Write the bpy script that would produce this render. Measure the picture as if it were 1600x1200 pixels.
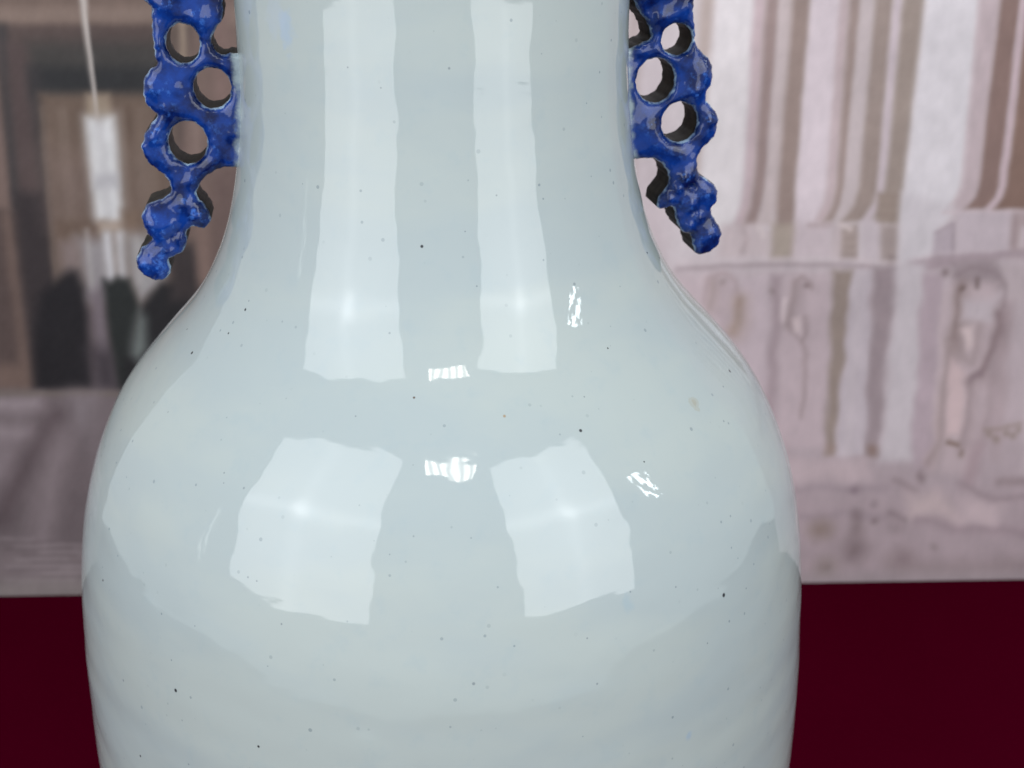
import bpy, math
import numpy as np
from mathutils import Vector, Matrix

for o in list(bpy.data.objects):
    bpy.data.objects.remove(o, do_unlink=True)
scene = bpy.context.scene
COL = scene.collection
R = math.radians
rng = np.random.default_rng(7)

# ------------------------------------------------------------------ camera
CAM_LOC = np.array([0.0217, -0.37165, 0.4809])
PITCH, ROLL, FOCAL = R(21.7), R(0.12), 2000.0 / 1600.0      # focal length in picture widths
fw = np.array([0, math.cos(PITCH), -math.sin(PITCH)])
up0 = np.array([0, math.sin(PITCH), math.cos(PITCH)])
rt0 = np.array([1.0, 0, 0])
rt = rt0 * math.cos(ROLL) - up0 * math.sin(ROLL)
up = up0 * math.cos(ROLL) + rt0 * math.sin(ROLL)
cam_data = bpy.data.cameras.new('camera')
cam_data.sensor_fit = 'HORIZONTAL'
cam_data.sensor_width = 36.0
cam_data.lens = 36.0 * FOCAL
cam_data.clip_start = 0.01
cam_data.clip_end = 100.0
cam = bpy.data.objects.new('camera', cam_data)
COL.objects.link(cam)
M = Matrix(((rt[0], up[0], -fw[0], CAM_LOC[0]), (rt[1], up[1], -fw[1], CAM_LOC[1]),
            (rt[2], up[2], -fw[2], CAM_LOC[2]), (0, 0, 0, 1)))
cam.matrix_world = M
cam_data.dof.use_dof = True
cam_data.dof.focus_distance = 0.325
cam_data.dof.aperture_fstop = 21.0
scene.camera = cam

# ------------------------------------------------------------------ room light
world = bpy.data.worlds.new('World')
scene.world = world
world.use_nodes = True
wn, wl = world.node_tree.nodes, world.node_tree.links
wb = wn['Background']
# the dim studio around: pale ceiling above, darker floor and walls below
wtc = wn.new('ShaderNodeTexCoord')
wsep = wn.new('ShaderNodeSeparateXYZ')
wl.new(wtc.outputs['Generated'], wsep.inputs[0])
wr = wn.new('ShaderNodeMapRange')
wr.interpolation_type = 'SMOOTHSTEP'
for key, val in (('From Min', -.60), ('From Max', .05), ('To Min', .22), ('To Max', .66)):
    wr.inputs[key].default_value = val
wl.new(wsep.outputs[2], wr.inputs['Value'])
wl.new(wr.outputs['Result'], wb.inputs['Strength'])
wb.inputs['Color'].default_value = (0.94, 0.97, 1.0, 1)

view = scene.view_settings
view.view_transform = 'Standard'
view.look = 'None'
view.exposure = 0.0
view.gamma = 1.0
view.use_curve_mapping = False


def area_lamp(name, loc, target, sx, sy, radiance, color, pattern=None, roll=0.0):
    """A rectangular lamp; pattern(nodes, links, u, v) returns a socket that scales its face."""
    d = bpy.data.lights.new(name, 'AREA')
    d.shape = 'RECTANGLE'
    d.size, d.size_y = sx, sy
    d.energy = radiance * math.pi * sx * sy      # Lambertian face: power = pi * A * L
    d.color = color
    o = bpy.data.objects.new(name, d)
    COL.objects.link(o)
    o.location = loc
    dirv = Vector(target) - Vector(loc)
    o.rotation_euler = (dirv.to_track_quat('-Z', 'Y').to_matrix() @ Matrix.Rotation(R(roll), 3, 'Z')).to_euler()
    if pattern:
        d.use_nodes = True
        n, l = d.node_tree.nodes, d.node_tree.links
        em = [x for x in n if x.type == 'EMISSION'][0]
        geo = n.new('ShaderNodeNewGeometry')
        sep = n.new('ShaderNodeSeparateXYZ')
        l.new(geo.outputs['Parametric'], sep.inputs[0])
        s = pattern(n, l, sep.outputs[0], sep.outputs[1], geo.outputs['Parametric'])
        l.new(s, em.inputs['Strength'])
    return o


def mth(n, l, op, a, b=None, c=None):
    m = n.new('ShaderNodeMath')
    m.operation = op
    for i, v in enumerate((a, b, c)):
        if v is None:
            continue
        if isinstance(v, (int, float)):
            m.inputs[i].default_value = v
        else:
            l.new(v, m.inputs[i])
    return m.outputs[0]


def bell(n, l, x, c, w):
    t = mth(n, l, 'DIVIDE', mth(n, l, 'SUBTRACT', x, c), w)
    return mth(n, l, 'EXPONENT', mth(n, l, 'MULTIPLY', mth(n, l, 'MULTIPLY', t, t), -1.0))


def softbox_face(hot):
    def f(n, l, u, v, uv):
        hu, hv = bell(n, l, u, .5, .06), bell(n, l, v, .5, .05)
        core = mth(n, l, 'MULTIPLY', bell(n, l, u, .5, .085), bell(n, l, v, .5, .07))
        wide = mth(n, l, 'MULTIPLY', bell(n, l, u, .5, .5), bell(n, l, v, .5, .5))
        s = mth(n, l, 'ADD', .70, mth(n, l, 'MULTIPLY', wide, .30))
        s = mth(n, l, 'ADD', s, mth(n, l, 'MULTIPLY', hv, .28))
        s = mth(n, l, 'ADD', s, mth(n, l, 'MULTIPLY', hu, .16))
        return mth(n, l, 'ADD', s, mth(n, l, 'MULTIPLY', core, hot))
    return f


def panel_face(n, l, u, v, uv):
    w = mth(n, l, 'SINE', mth(n, l, 'MULTIPLY', mth(n, l, 'ADD', u, mth(n, l, 'MULTIPLY', v, .05)), 2 * math.pi * 5))
    return mth(n, l, 'ADD', .62, mth(n, l, 'MULTIPLY', w, .38))


def shard_face(n, l, u, v, uv):
    t = n.new('ShaderNodeTexNoise')
    t.inputs['Scale'].default_value = 3.0
    t.inputs['Detail'].default_value = 3
    l.new(uv, t.inputs['Vector'])
    return mth(n, l, 'MULTIPLY', mth(n, l, 'GREATER_THAN', t.outputs[0], .51), 1.0)


def polar(az, el, dist, base=(0, -0.09, 0.335)):
    a, e = R(az), R(el)
    return (base[0] + dist * math.cos(e) * math.sin(a), base[1] - dist * math.cos(e) * math.cos(a), base[2] + dist * math.sin(e))


AIM = (0.0, -0.09, 0.335)
T15 = math.tan(R(15))
area_lamp('softbox_left', (-.52, -.546, .734), (-.52 + .386, -.546 + .92, .734 - T15), .67, .815, 2.8, (.95, .975, 1.0), softbox_face(.75))
area_lamp('softbox_right', (.512, -.544, .722), (.512 - .467, -.544 + .884, .722 - T15), .51, .79, 2.9, (.95, .98, 1.0), softbox_face(.6))
area_lamp('ceiling_panel', (0.17, -1.47, 2.40), (0.17, -1.47, 0.0), .58, .22, 14.0, (1.0, .98, .90), panel_face)
area_lamp('window_right', polar(77, 25, 3.0), AIM, .32, .62, 15.0, (.86, .96, 1.0), shard_face)
area_lamp('window_left', polar(-74, 8, 3.0), AIM, .12, .7, 1.7, (.92, .98, .95), shard_face)

# ------------------------------------------------------------------ helpers
def mesh_obj(name, verts, faces, mats, parent=None, smooth=True, face_mat=None):
    me = bpy.data.meshes.new(name)
    verts = np.asarray(verts, np.float32)
    if isinstance(faces, np.ndarray):
        n, k = faces.shape
        me.vertices.add(len(verts))
        me.vertices.foreach_set('co', verts.ravel())
        me.loops.add(n * k)
        me.loops.foreach_set('vertex_index', faces.astype(np.int32).ravel())
        me.polygons.add(n)
        me.polygons.foreach_set('loop_start', np.arange(0, n * k, k, dtype=np.int32))
        me.update(calc_edges=True)
    else:
        me.from_pydata(verts.tolist(), [], faces)
    for m in mats:
        me.materials.append(m)
    me.polygons.foreach_set('use_smooth', np.full(len(me.polygons), smooth))
    if face_mat is not None:
        me.polygons.foreach_set('material_index', np.asarray(face_mat, np.int32))
    me.update()
    o = bpy.data.objects.new(name, me)
    COL.objects.link(o)
    if parent:
        o.parent = parent
    return o


def point_attr(o, name, arr):
    a = o.data.attributes.new(name, 'FLOAT', 'POINT')
    a.data.foreach_set('value', np.asarray(arr, np.float32))


def new_mat(name):
    m = bpy.data.materials.new(name)
    m.use_nodes = True
    n, l = m.node_tree.nodes, m.node_tree.links
    return m, n, l, n['Principled BSDF']


def srgb(c):
    c = np.asarray(c, float) / 255.0
    return np.where(c <= .04045, c / 12.92, ((c + .055) / 1.055) ** 2.4)


def noise(n, l, vec, scale, detail=2, rough=.5):
    t = n.new('ShaderNodeTexNoise')
    t.inputs['Scale'].default_value = scale
    t.inputs['Detail'].default_value = detail
    t.inputs['Roughness'].default_value = rough
    if vec is not None:
        l.new(vec, t.inputs['Vector'])
    return t.outputs['Fac']


def ramp01(n, l, x, a, b, smooth=True):
    t = n.new('ShaderNodeMapRange')
    if smooth:
        t.interpolation_type = 'SMOOTHSTEP'
    t.inputs['From Min'].default_value = a
    t.inputs['From Max'].default_value = b
    l.new(x, t.inputs['Value'])
    return t.outputs['Result']


def mix(n, l, fac, a, b):
    m = n.new('ShaderNodeMix')
    m.data_type = 'RGBA'
    for s, v in ((m.inputs[0], fac), (m.inputs[6], a), (m.inputs[7], b)):
        if isinstance(v, (int, float)):
            s.default_value = v
        elif isinstance(v, tuple):
            s.default_value = (*v, 1)
        else:
            l.new(v, s)
    return m.outputs[2]


# ------------------------------------------------------------------ the table under the vase
def table_material():
    m, n, l, b = new_mat('wine_red_cloth')
    tc = n.new('ShaderNodeTexCoord')
    f = noise(n, l, tc.outputs['Object'], 9, 3)
    l.new(mix(n, l, f, (.054, .0001, .0072), (.066, .0001, .0095)), b.inputs['Base Color'])
    b.inputs['Roughness'].default_value = .95
    b.inputs['Specular IOR Level'].default_value = .0
    wv = n.new('ShaderNodeTexNoise')
    wv.inputs['Scale'].default_value = 1400
    l.new(tc.outputs['Object'], wv.inputs['Vector'])
    bp = n.new('ShaderNodeBump')
    bp.inputs['Strength'].default_value = .25
    bp.inputs['Distance'].default_value = .0004
    l.new(wv.outputs['Fac'], bp.inputs['Height'])
    l.new(bp.outputs[0], b.inputs['Normal'])
    return m


def build_table():
    # a cloth-covered top: gently uneven sheet that drops over its front and side edges
    nx, ny = 110, 80
    xs, ys = np.linspace(-1.5, 1.5, nx), np.linspace(-.80, .66, ny)
    X, Y = np.meshgrid(xs, ys)
    Z = .0006 * np.sin(X * 7 + Y * 3) + .0005 * np.sin(Y * 11 - X * 4)
    Z *= np.clip((np.hypot(X, Y) - .09) / .1, 0, 1)
    edge = np.minimum(np.minimum(X + 1.5, 1.5 - X), np.minimum(Y + .8, .66 - Y))
    Z = np.where(edge < .0001, -.06, Z)
    v = np.stack([X, Y, Z - .0008], -1).reshape(-1, 3)
    i = np.arange(nx * ny).reshape(ny, nx)
    f = np.stack([i[:-1, :-1], i[:-1, 1:], i[1:, 1:], i[1:, :-1]], -1).reshape(-1, 4)
    o = mesh_obj('table_top', v, f, [table_material()])
    o['kind'] = 'structure'
    o['label'] = 'dark wine red cloth covered table top under the vase'


build_table()

# ------------------------------------------------------------------ printed backdrop
PRINT_Y, PRINT_YAW = 0.437, R(-1.6)
PRINT_W, PRINT_H, STEP = 1.60, 0.62, 0.0018


def paint_artwork(px, py):
    """The print's own picture: blurred palace interior, drawn in artwork units."""
    img = np.empty(px.shape + (3,))
    # the carving and the stains are irregular: bend the drawing a little
    ox, oy, mott = np.zeros(px.shape), np.zeros(px.shape), np.zeros(px.shape)
    for k in range(40):
        w = rng.uniform(24, 110)
        a = rng.uniform(0, 2 * math.pi)
        s = np.sin((px * math.cos(a) + py * math.sin(a)) * 2 * math.pi / w + rng.uniform(0, 6.3))
        if k % 2:
            ox += s * (w / 70) ** .7
        else:
            oy += s * (w / 70) ** .7
    for k in range(60):
        w = rng.uniform(12, 60)
        a = rng.uniform(0, 2 * math.pi)
        mott += np.sin((px * math.cos(a) * 1.4 + py * math.sin(a) * .6) * 2 * math.pi / w + rng.uniform(0, 6.3))
    mott /= 5.5
    bend = .14 + .44 * np.clip((py - 415) / 40, 0, 1) * np.clip((px - 900) / 100, 0, 1)
    px, py = px + ox * bend, np.where(py > 880, py, py + oy * bend * 1.2)
    nz = np.zeros(px.shape)
    for k in range(26):
        w = 10 ** rng.uniform(1.5, 2.6)
        a = rng.uniform(0, 2 * math.pi)
        nz += np.sin((px * math.cos(a) + py * math.sin(a)) * 2 * math.pi / w + rng.uniform(0, 6.3)) * (w / 400) ** .5
    nz /= 3.0

    def ss(x):
        x = np.clip(x, 0, 1)
        return x * x * (3 - 2 * x)

    def blend(m, col):
        c = np.asarray(col, float)
        img[:] = img * (1 - m[..., None]) + c * m[..., None]

    soft = [1.9]

    def poly(pts, col, blur=6, alpha=1.0):
        P = np.asarray(pts, float)
        blur = blur * soft[0]
        x0, y0 = P.min(0) - blur - 1
        x1, y1 = P.max(0) + blur + 1
        sel = np.nonzero((px > x0) & (px < x1) & (py > y0) & (py < y1))
        if len(sel[0]) == 0:
            return
        X, Y = px[sel], py[sel]
        d2 = np.full(X.shape, 1e12)
        ins = np.zeros(X.shape, bool)
        for (ax, ay), (bx, by) in zip(P, np.roll(P, -1, 0)):
            ex, ey = bx - ax, by - ay
            t = np.clip(((X - ax) * ex + (Y - ay) * ey) / (ex * ex + ey * ey + 1e-9), 0, 1)
            d2 = np.minimum(d2, (X - ax - t * ex) ** 2 + (Y - ay - t * ey) ** 2)
            if ay != by:
                c = ((ay > Y) != (by > Y)) & (X < (bx - ax) * (Y - ay) / (by - ay) + ax)
                ins ^= c
        s = np.sqrt(d2) * np.where(ins, 1, -1)
        m = ss((s + blur) / (2 * blur)) * alpha
        img[sel] = img[sel] * (1 - m[:, None]) + np.asarray(col, float) * m[:, None]

    def band(xa, xb, ya, xc, xd, yb, col, blur=5, alpha=1.0):
        """A strip from (xa..xb, ya) down to (xc..xd, yb)."""
        poly([(xa, ya), (xb, ya), (xd, yb), (xc, yb)], col, blur, alpha)

    def stroke(pts, w, col, blur=4, alpha=1.0):
        P = np.asarray(pts, float)
        blur = blur * soft[0]
        x0, y0 = P.min(0) - w - blur - 1
        x1, y1 = P.max(0) + w + blur + 1
        sel = np.nonzero((px > x0) & (px < x1) & (py > y0) & (py < y1))
        if len(sel[0]) == 0:
            return
        X, Y = px[sel], py[sel]
        d2 = np.full(X.shape, 1e12)
        for (ax, ay), (bx, by) in zip(P[:-1], P[1:]):
            ex, ey = bx - ax, by - ay
            t = np.clip(((X - ax) * ex + (Y - ay) * ey) / (ex * ex + ey * ey + 1e-9), 0, 1)
            d2 = np.minimum(d2, (X - ax - t * ex) ** 2 + (Y - ay - t * ey) ** 2)
        m = ss((w / 2 + blur - np.sqrt(d2)) / (2 * blur)) * alpha
        img[sel] = img[sel] * (1 - m[:, None]) + np.asarray(col, float) * m[:, None]

    def dot(x, y, r, col, blur=4, alpha=1.0):
        stroke([(x, y), (x + .1, y)], r * 2 - blur, col, blur, alpha)

    # ---- ground tone: dark hall at the left, pale stone at the right
    t = ss((px - 430) / 330)
    v = np.clip((py + 100) / 1000, 0, 1)
    dark = np.array([112, 95, 91.])
    pale = np.array([205, 195, 201.]) * (1 - v[..., None]) + np.array([170, 156, 163.]) * v[..., None]
    img[:] = dark * (1 - t[..., None]) + pale * t[..., None]

    # ================= left: doorway and lit window seen across a dark hall
    band(-700, 430, -400, -700, 430, 36, (118, 101, 95), 6)
    band(-700, 430, 12, -700, 430, 33, (129, 112, 106), 7)
    band(-700, 430, -6, -700, 430, 4, (108, 92, 87), 6)
    band(-200, 300, 39, -200, 250, 625, (86, 74, 73), 5)
    band(40, 262, 66, 42, 262, 150, (69, 66, 66), 10)
    band(46, 262, 104, 46, 262, 150, (52, 52, 55), 8)
    band(-4, 8, 40, 18, 36, 330, (63, 61, 64), 7)
    band(-400, -6, 120, -400, 19, 330, (120, 102, 98), 5)
    band(-400, 19, 330, -400, 58, 612, (114, 96, 91), 6)
    poly([(-400, 320), (2, 330), (14, 420), (30, 540), (28, 568), (-400, 575)], (88, 75, 74), 7)
    band(10, 40, 70, 34, 68, 330, (84, 72, 73), 9)
    band(44, 62, 105, 70, 86, 330, (61, 58, 61), 8)
    poly([(20, 300), (88, 300), (96, 430), (100, 610), (56, 610), (32, 430)], (60, 54, 57), 8)
    # doorway panelling
    poly([(62, 147), (262, 147), (300, 480), (92, 480)], (108, 92, 84), 7)
    for k in range(22):
        x = 64 + k * 9 + rng.uniform(-3, 3)
        c = rng.uniform(-20, 20)
        stroke([(x, 170), (x + 26, 480)], rng.uniform(3, 8), np.array([113, 97, 90]) + c, 4, .7)
    poly([(70, 240), (150, 240), (165, 345), (85, 345)], (126, 109, 106), 24, .55)
    poly([(190, 230), (240, 230), (255, 345), (196, 345)], (124, 108, 102), 18, .5)
    # window
    poly([(133, 148), (171, 148), (176, 186), (136, 186)], (152, 136, 123), 5)
    poly([(130, 180), (182, 180), (194, 348), (148, 348)], (160, 152, 150), 9, .8)
    poly([(136, 186), (177, 186), (189, 346), (153, 346)], (190, 187, 192), 8)
    stroke([(143, 192), (158, 340)], 8, (216, 215, 220), 7)
    stroke([(169, 192), (181, 340)], 9, (216, 215, 220), 7)
    poly([(146, 272), (184, 272), (187, 294), (148, 294)], (176, 173, 180), 6, .9)
    poly([(90, 347), (160, 347), (160, 378), (92, 378)], (106, 89, 81), 7)
    poly([(152, 346), (190, 346), (193, 362), (155, 362)], (166, 150, 141), 5)
    poly([(190, 330), (215, 330), (218, 375), (192, 375)], (118, 100, 90), 7)
    poly([(118, 372), (170, 372), (178, 470), (130, 470)], (147, 141, 146), 10)
    stroke([(167, 368), (174, 434)], 13, (198, 196, 203), 5)
    stroke([(187, 368), (192, 432)], 12, (196, 194, 201), 5)
    stroke([(135, 360), (146, 470)], 4, (170, 164, 166), 4, .8)
    poly([(94, 378), (122, 378), (130, 440), (97, 430)], (130, 116, 116), 8)
    poly([(196, 366), (265, 366), (258, 440), (219, 478), (203, 440)], (150, 146, 150), 10)
    stroke([(214, 372), (219, 440)], 5, (176, 170, 172), 5, .7)
    # dark shapes standing in front of the window
    poly([(84, 440), (98, 428), (110, 421), (121, 424), (132, 450), (140, 490), (144, 560), (149, 610), (55, 612), (54, 520), (62, 460)], (42, 40, 44), 7)
    poly([(138, 460), (166, 440), (172, 520), (186, 590), (186, 612), (150, 612), (143, 520)], (116, 106, 114), 8)
    poly([(140, 545), (180, 545), (188, 614), (150, 614)], (66, 60, 66), 14)
    poly([(161, 436), (172, 440), (184, 432), (203, 436), (214, 466), (219, 482), (212, 520), (206, 560), (205, 612), (186, 612), (178, 560), (168, 510)], (46, 48, 49), 5)
    poly([(219, 482), (232, 462), (250, 441), (330, 441), (340, 630), (190, 630), (196, 560)], (43, 42, 45), 6)
    poly([(218, 486), (227, 500), (229, 545), (218, 566), (205, 552), (211, 510)], (112, 118, 118), 8)
    poly([(262, 380), (306, 380), (318, 470), (268, 470)], (62, 56, 58), 8)
    poly([(303, 345), (326, 345), (340, 470), (314, 470)], (124, 104, 99), 6)
    poly([(330, 260), (470, 260), (470, 640), (345, 640)], (106, 89, 87), 9)
    # seen through the pierced holes of the handle
    stroke([(284, 20), (287, 110)], 9, (160, 142, 128), 6)
    stroke([(268, 20), (270, 300)], 12, (104, 90, 85), 6)
    stroke([(304, 170), (307, 270)], 10, (128, 110, 106), 7)
    stroke([(344, 0), (350, 220)], 26, (119, 99, 96), 10)
    # polished floor
    poly([(-700, 612), (470, 612), (600, 960), (-700, 960)], (116, 105, 110), 7)
    poly([(-700, 621), (62, 621), (74, 642), (-700, 642)], (154, 141, 148), 11)
    poly([(-700, 612), (470, 612), (470, 618), (-700, 618)], (120, 110, 106), 4)
    poly([(108, 618), (150, 618), (140, 700), (112, 700)], (130, 120, 126), 16)
    poly([(-700, 668), (50, 668), (60, 686), (-700, 686)], (152, 139, 146), 12)
    poly([(-700, 700), (40, 700), (10, 760), (-700, 780)], (144, 131, 138), 26)
    stroke([(88, 650), (40, 730), (0, 812)], 24, (92, 80, 85), 15, .95)
    stroke([(100, 690), (80, 760), (66, 860), (60, 930)], 34, (142, 129, 135), 16, .9)
    stroke([(128, 690), (108, 830)], 24, (108, 97, 102), 16, .8)
    poly([(-700, 858), (500, 858), (500, 930), (-700, 930)], (140, 128, 133), 10, .7)
    for k in range(15):
        y = 842 + k * 5.4
        x0 = rng.uniform(-60, 90)
        stroke([(x0, y), (x0 + rng.uniform(40, 140), y - 1)], 2.2, (98, 87, 92) if k % 2 else (164, 152, 157), 3, .6)
        stroke([(-120 + x0, y + 2), (x0, y + 2)], 2.5, (112, 100, 104), 3, .35)
    poly([(-700, 908), (500, 908), (500, 980), (-700, 980)], (138, 129, 130), 8, .8)
    # thin pale line tapering downward, paler along its right side
    soft[0] = 1.5
    poly([(123, -6), (133, -6), (152, 186), (149.5, 186)], (168, 158, 156), 2.4)
    poly([(128, -6), (133, -6), (152, 186), (150.5, 186)], (196, 187, 186), 2)

    # ================= middle, behind the vase: more of the same order
    for k, x in enumerate((520, 640, 770, 890, 985)):
        s = (x - 800) / 4200
        f = ss((x - 430) / 330)
        band(x - 26, x - 6, -400, x - 26 - s * 740, x - 6 - s * 740, 350, np.array([112, 95, 91]) * (1 - f) + np.array([166, 151, 150]) * f, 7, .8)
        band(x + 14, x + 36, -400, x + 14 - s * 740, x + 36 - s * 740, 350, np.array([120, 100, 96]) * (1 - f) + np.array([176, 162, 163]) * f, 7, .8)

    # ================= right: clustered pale pilasters on their bases
    def edge(e, yb):
        x0, x1, x2, x3 = e
        return [(x0 + (x0 - x1) * 460 / 290, -460), (x0, 0), (x1, 290), (x2, 290 + (yb - 290) * .5), ((x2 * .35 + x3 * .65), 290 + (yb - 290) * .85), (x3, yb)]

    def flute(a, c, colr, blur=4.5, yb=352, alpha=1.0):
        poly(edge(a, yb) + edge(c, yb)[::-1], colr, blur, alpha)

    def cluster(E, cols, yb, blur=4.5):
        for a, c, k in zip(E[:-1], E[1:], cols):
            if k is not None:
                flute(a, c, k, blur, yb)
    S = lambda e, d: tuple(v + d for v in e)
    poly([(1085, -460), (1480, -460), (1470, 420), (1040, 420)], (204, 195, 201), 20, .8)
    flute((1094, 1074, 1070, 1062), (1118, 1092, 1088, 1080), (180, 165, 162), 8, 345, .85)
    flute((1120, 1094, 1090, 1084), (1178, 1160, 1156, 1146), (214, 207, 212), 6, 360)
    A = [(1179, 1163, 1158, 1146), (1197, 1177, 1172, 1160), (1219, 1197, 1192, 1182), (1238, 1215, 1212, 1206), (1268, 1245, 1243, 1241)]
    cluster(A, [(190, 173, 179), (158, 141, 141), (191, 178, 181), None], 353)
    flute(A[3], A[4], (156, 140, 137), 5, 402)
    flute((1268, 1245, 1243, 1242), (1313, 1291, 1286, 1272), (207, 195, 203), 4, 354)
    B = [(1312, 1291, 1286, 1272), (1327, 1306, 1301, 1286), (1346, 1320, 1315, 1301), (1367, 1342, 1335, 1313), (1397, 1372, 1366, 1346), (1411, 1383, 1378, 1358), (1447, 1414, 1411, 1407)]
    cluster(B, [(188, 172, 177), (161, 145, 143), (190, 178, 182), (158, 144, 141), (194, 181, 189), (159, 146, 142)], 347, 4)
    flute((1446, 1413, 1410, 1406), (1532, 1504, 1494, 1474), (210, 204, 211), 6, 350)
    C = [(1531, 1504, 1495, 1474), (1563, 1530, 1524, 1506), (1595, 1562, 1556, 1538), (1607, 1573, 1567, 1552), (1652, 1616, 1612, 1604), (1690, 1652, 1648, 1640)]
    cluster(C, [(189, 174, 180), (143, 123, 120), (193, 175, 183), (139, 118, 112), (186, 170, 172)], 328, 3.2)
    stroke([(1532, -60), (1531, 0), (1503, 290), (1490, 318), (1474, 330)], 5, (198, 184, 190), 3, .8)
    for k in range(7):
        x = 1690 + k * 92
        flute((x, x - 38, x - 41, x - 50), (x + 40, x + 2, x, x - 8), (206, 199, 205), 5, 340)
        flute((x + 40, x + 2, x, x - 8), (x + 64, x + 26, x + 24, x + 16), (156, 140, 138), 5, 340)
        flute((x + 64, x + 26, x + 24, x + 16), (x + 92, x + 54, x + 51, x + 42), (186, 172, 176), 5, 340)
    # bases of the pilasters
    poly([(1130, 352), (1180, 350), (1206, 362), (1204, 404), (1120, 404)], (196, 183, 188), 6)
    stroke([(1160, 356), (1168, 372), (1160, 392)], 5, (176, 161, 165), 5, .8)
    stroke([(1186, 356), (1194, 370)], 6, (207, 195, 198), 4)
    poly([(1208, 350), (1242, 350), (1238, 404), (1205, 404)], (172, 160, 154), 7)
    poly([(1242, 346), (1298, 352), (1302, 404), (1238, 404)], (198, 185, 192), 6)
    stroke([(1264, 352), (1300, 352)], 5, (176, 160, 164), 4)
    poly([(1300, 350), (1318, 350), (1316, 406), (1300, 406)], (193, 180, 185), 4)
    poly([(1316, 354), (1342, 350), (1341, 406), (1313, 406)], (164, 150, 148), 4)
    stroke([(1312, 350), (1330, 358)], 6, (203, 190, 192), 3)
    for y in (366, 380, 394):
        stroke([(1316, y), (1339, y - 2)], 2.6, (180, 167, 166), 2.5, .45)
    poly([(1342, 346), (1374, 340), (1377, 410), (1341, 412)], (193, 182, 189), 4)
    stroke([(1346, 350), (1346, 408)], 4, (202, 192, 198), 3, .7)
    poly([(1371, 300), (1407, 302), (1405, 350), (1369, 346)], (156, 142, 137), 4)
    for y in (312, 328, 342):
        stroke([(1372, y), (1404, y + 1)], 3, (172, 158, 153), 3, .3)
    poly([(1375, 350), (1405, 352), (1402, 414), (1376, 410)], (166, 153, 153), 5)
    dot(1394, 406, 9, (147, 134, 134), 4)
    poly([(1409, 300), (1490, 322), (1470, 350), (1460, 404), (1405, 412)], (202, 195, 202), 7)
    poly([(1497, 331), (1582, 331), (1577, 394), (1494, 402)], (190, 178, 186), 4)
    stroke([(1474, 332), (1600, 330)], 4, (199, 185, 192), 3)
    poly([(1582, 331), (2200, 331), (2200, 410), (1576, 402)], (176, 160, 164), 5)
    stroke([(1586, 340), (1582, 392)], 6, (163, 147, 151), 4)
    stroke([(1600, 358), (1596, 384)], 10, (196, 184, 190), 5)
    poly([(1461, 364), (1489, 348), (1491, 402), (1455, 404)], (181, 169, 178), 4)
    stroke([(1490, 350), (1489, 400)], 4, (161, 148, 157), 3)
    stroke([(1462, 364), (1488, 350)], 3, (170, 157, 165), 3)
    # ledge over the dado
    stroke([(1060, 410), (1180, 404), (1310, 405), (1402, 410)], 5, (200, 188, 194), 4, .8)
    stroke([(1060, 420), (1180, 414), (1310, 414), (1402, 420)], 6, (166, 152, 158), 4, .9)
    stroke([(1060, 432), (1180, 427), (1310, 427)], 4, (188, 174, 180), 4, .7)
    poly([(1420, 410), (1464, 399), (1560, 392), (1900, 388), (1900, 400), (1562, 404), (1490, 416), (1450, 424)], (171, 156, 164), 4)
    stroke([(1424, 406), (1466, 396), (1580, 388)], 3, (196, 184, 191), 3, .7)
    poly([(1448, 424), (1486, 418), (1482, 450), (1456, 452)], (186, 173, 180), 5)
    poly([(1486, 410), (1552, 404), (1566, 420), (1572, 452), (1556, 456), (1490, 444)], (160, 147, 153), 6)
    poly([(1566, 412), (1900, 404), (1900, 470), (1574, 470)], (186, 173, 179), 7)
    # dado with carved swags
    band(1060, 1120, 432, 1060, 1110, 720, (191, 176, 183), 10, .7)
    band(1120, 1150, 440, 1114, 1146, 640, (184, 169, 176), 8, .7)
    band(1160, 1204, 430, 1150, 1196, 720, (190, 176, 184), 6, .8)
    band(1206, 1222, 430, 1196, 1210, 720, (166, 151, 158), 6)
    band(1224, 1296, 428, 1214, 1290, 700, (187, 172, 179), 6, .8)
    band(1300, 1333, 422, 1290, 1304, 712, (154, 141, 137), 5)
    band(1334, 1366, 422, 1304, 1352, 712, (187, 177, 185), 4)
    band(1340, 1350, 422, 1318, 1330, 712, (194, 184, 191), 5, .7)
    band(1366, 1402, 418, 1350, 1372, 714, (158, 145, 151), 5)
    band(1402, 1444, 412, 1374, 1428, 720, (195, 187, 194), 8, .9)
    band(1442, 1474, 428, 1426, 1452, 736, (178, 163, 172), 5)
    band(1474, 1484, 450, 1452, 1464, 736, (190, 175, 181), 4, .8)
    band(1484, 1560, 440, 1470, 1520, 740, (186, 171, 177), 7, .8)
    band(1566, 1584, 470, 1548, 1562, 720, (176, 161, 167), 7, .8)

    def carve(pts, w, colr, blur=3.2):
        # a carved groove: dark line with its lit lip beside it
        q = [(x - w * .75, y - w * .3) for x, y in pts]
        stroke(q, w * .9, (198, 184, 190), blur * 1.5, .5)
        stroke([(x + w * .9, y + 2) for x, y in pts], w * 3.4, colr, blur * 3.2, .34)
        stroke(pts, w * 1.2, colr, blur * 1.9, .62)
    carve([(1112, 440), (1110, 478)], 7, (164, 148, 148), 4)
    stroke([(1098, 470), (1104, 434), (1130, 428), (1150, 440), (1154, 474)], 4, (174, 158, 163), 4)
    dot(1131, 442, 6.5, (160, 145, 149), 4)
    carve([(1155, 468), (1152, 498), (1146, 518)], 6, (150, 131, 119), 4)
    stroke([(1098, 500), (1092, 560)], 7, (174, 158, 163), 5)
    dot(1208, 456, 5, (150, 137, 139), 4)
    carve([(1243, 442), (1238, 468), (1236, 488), (1230, 506)], 5.5, (143, 129, 131))
    dot(1261, 446, 6, (138, 124, 126), 3.5)
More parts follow.
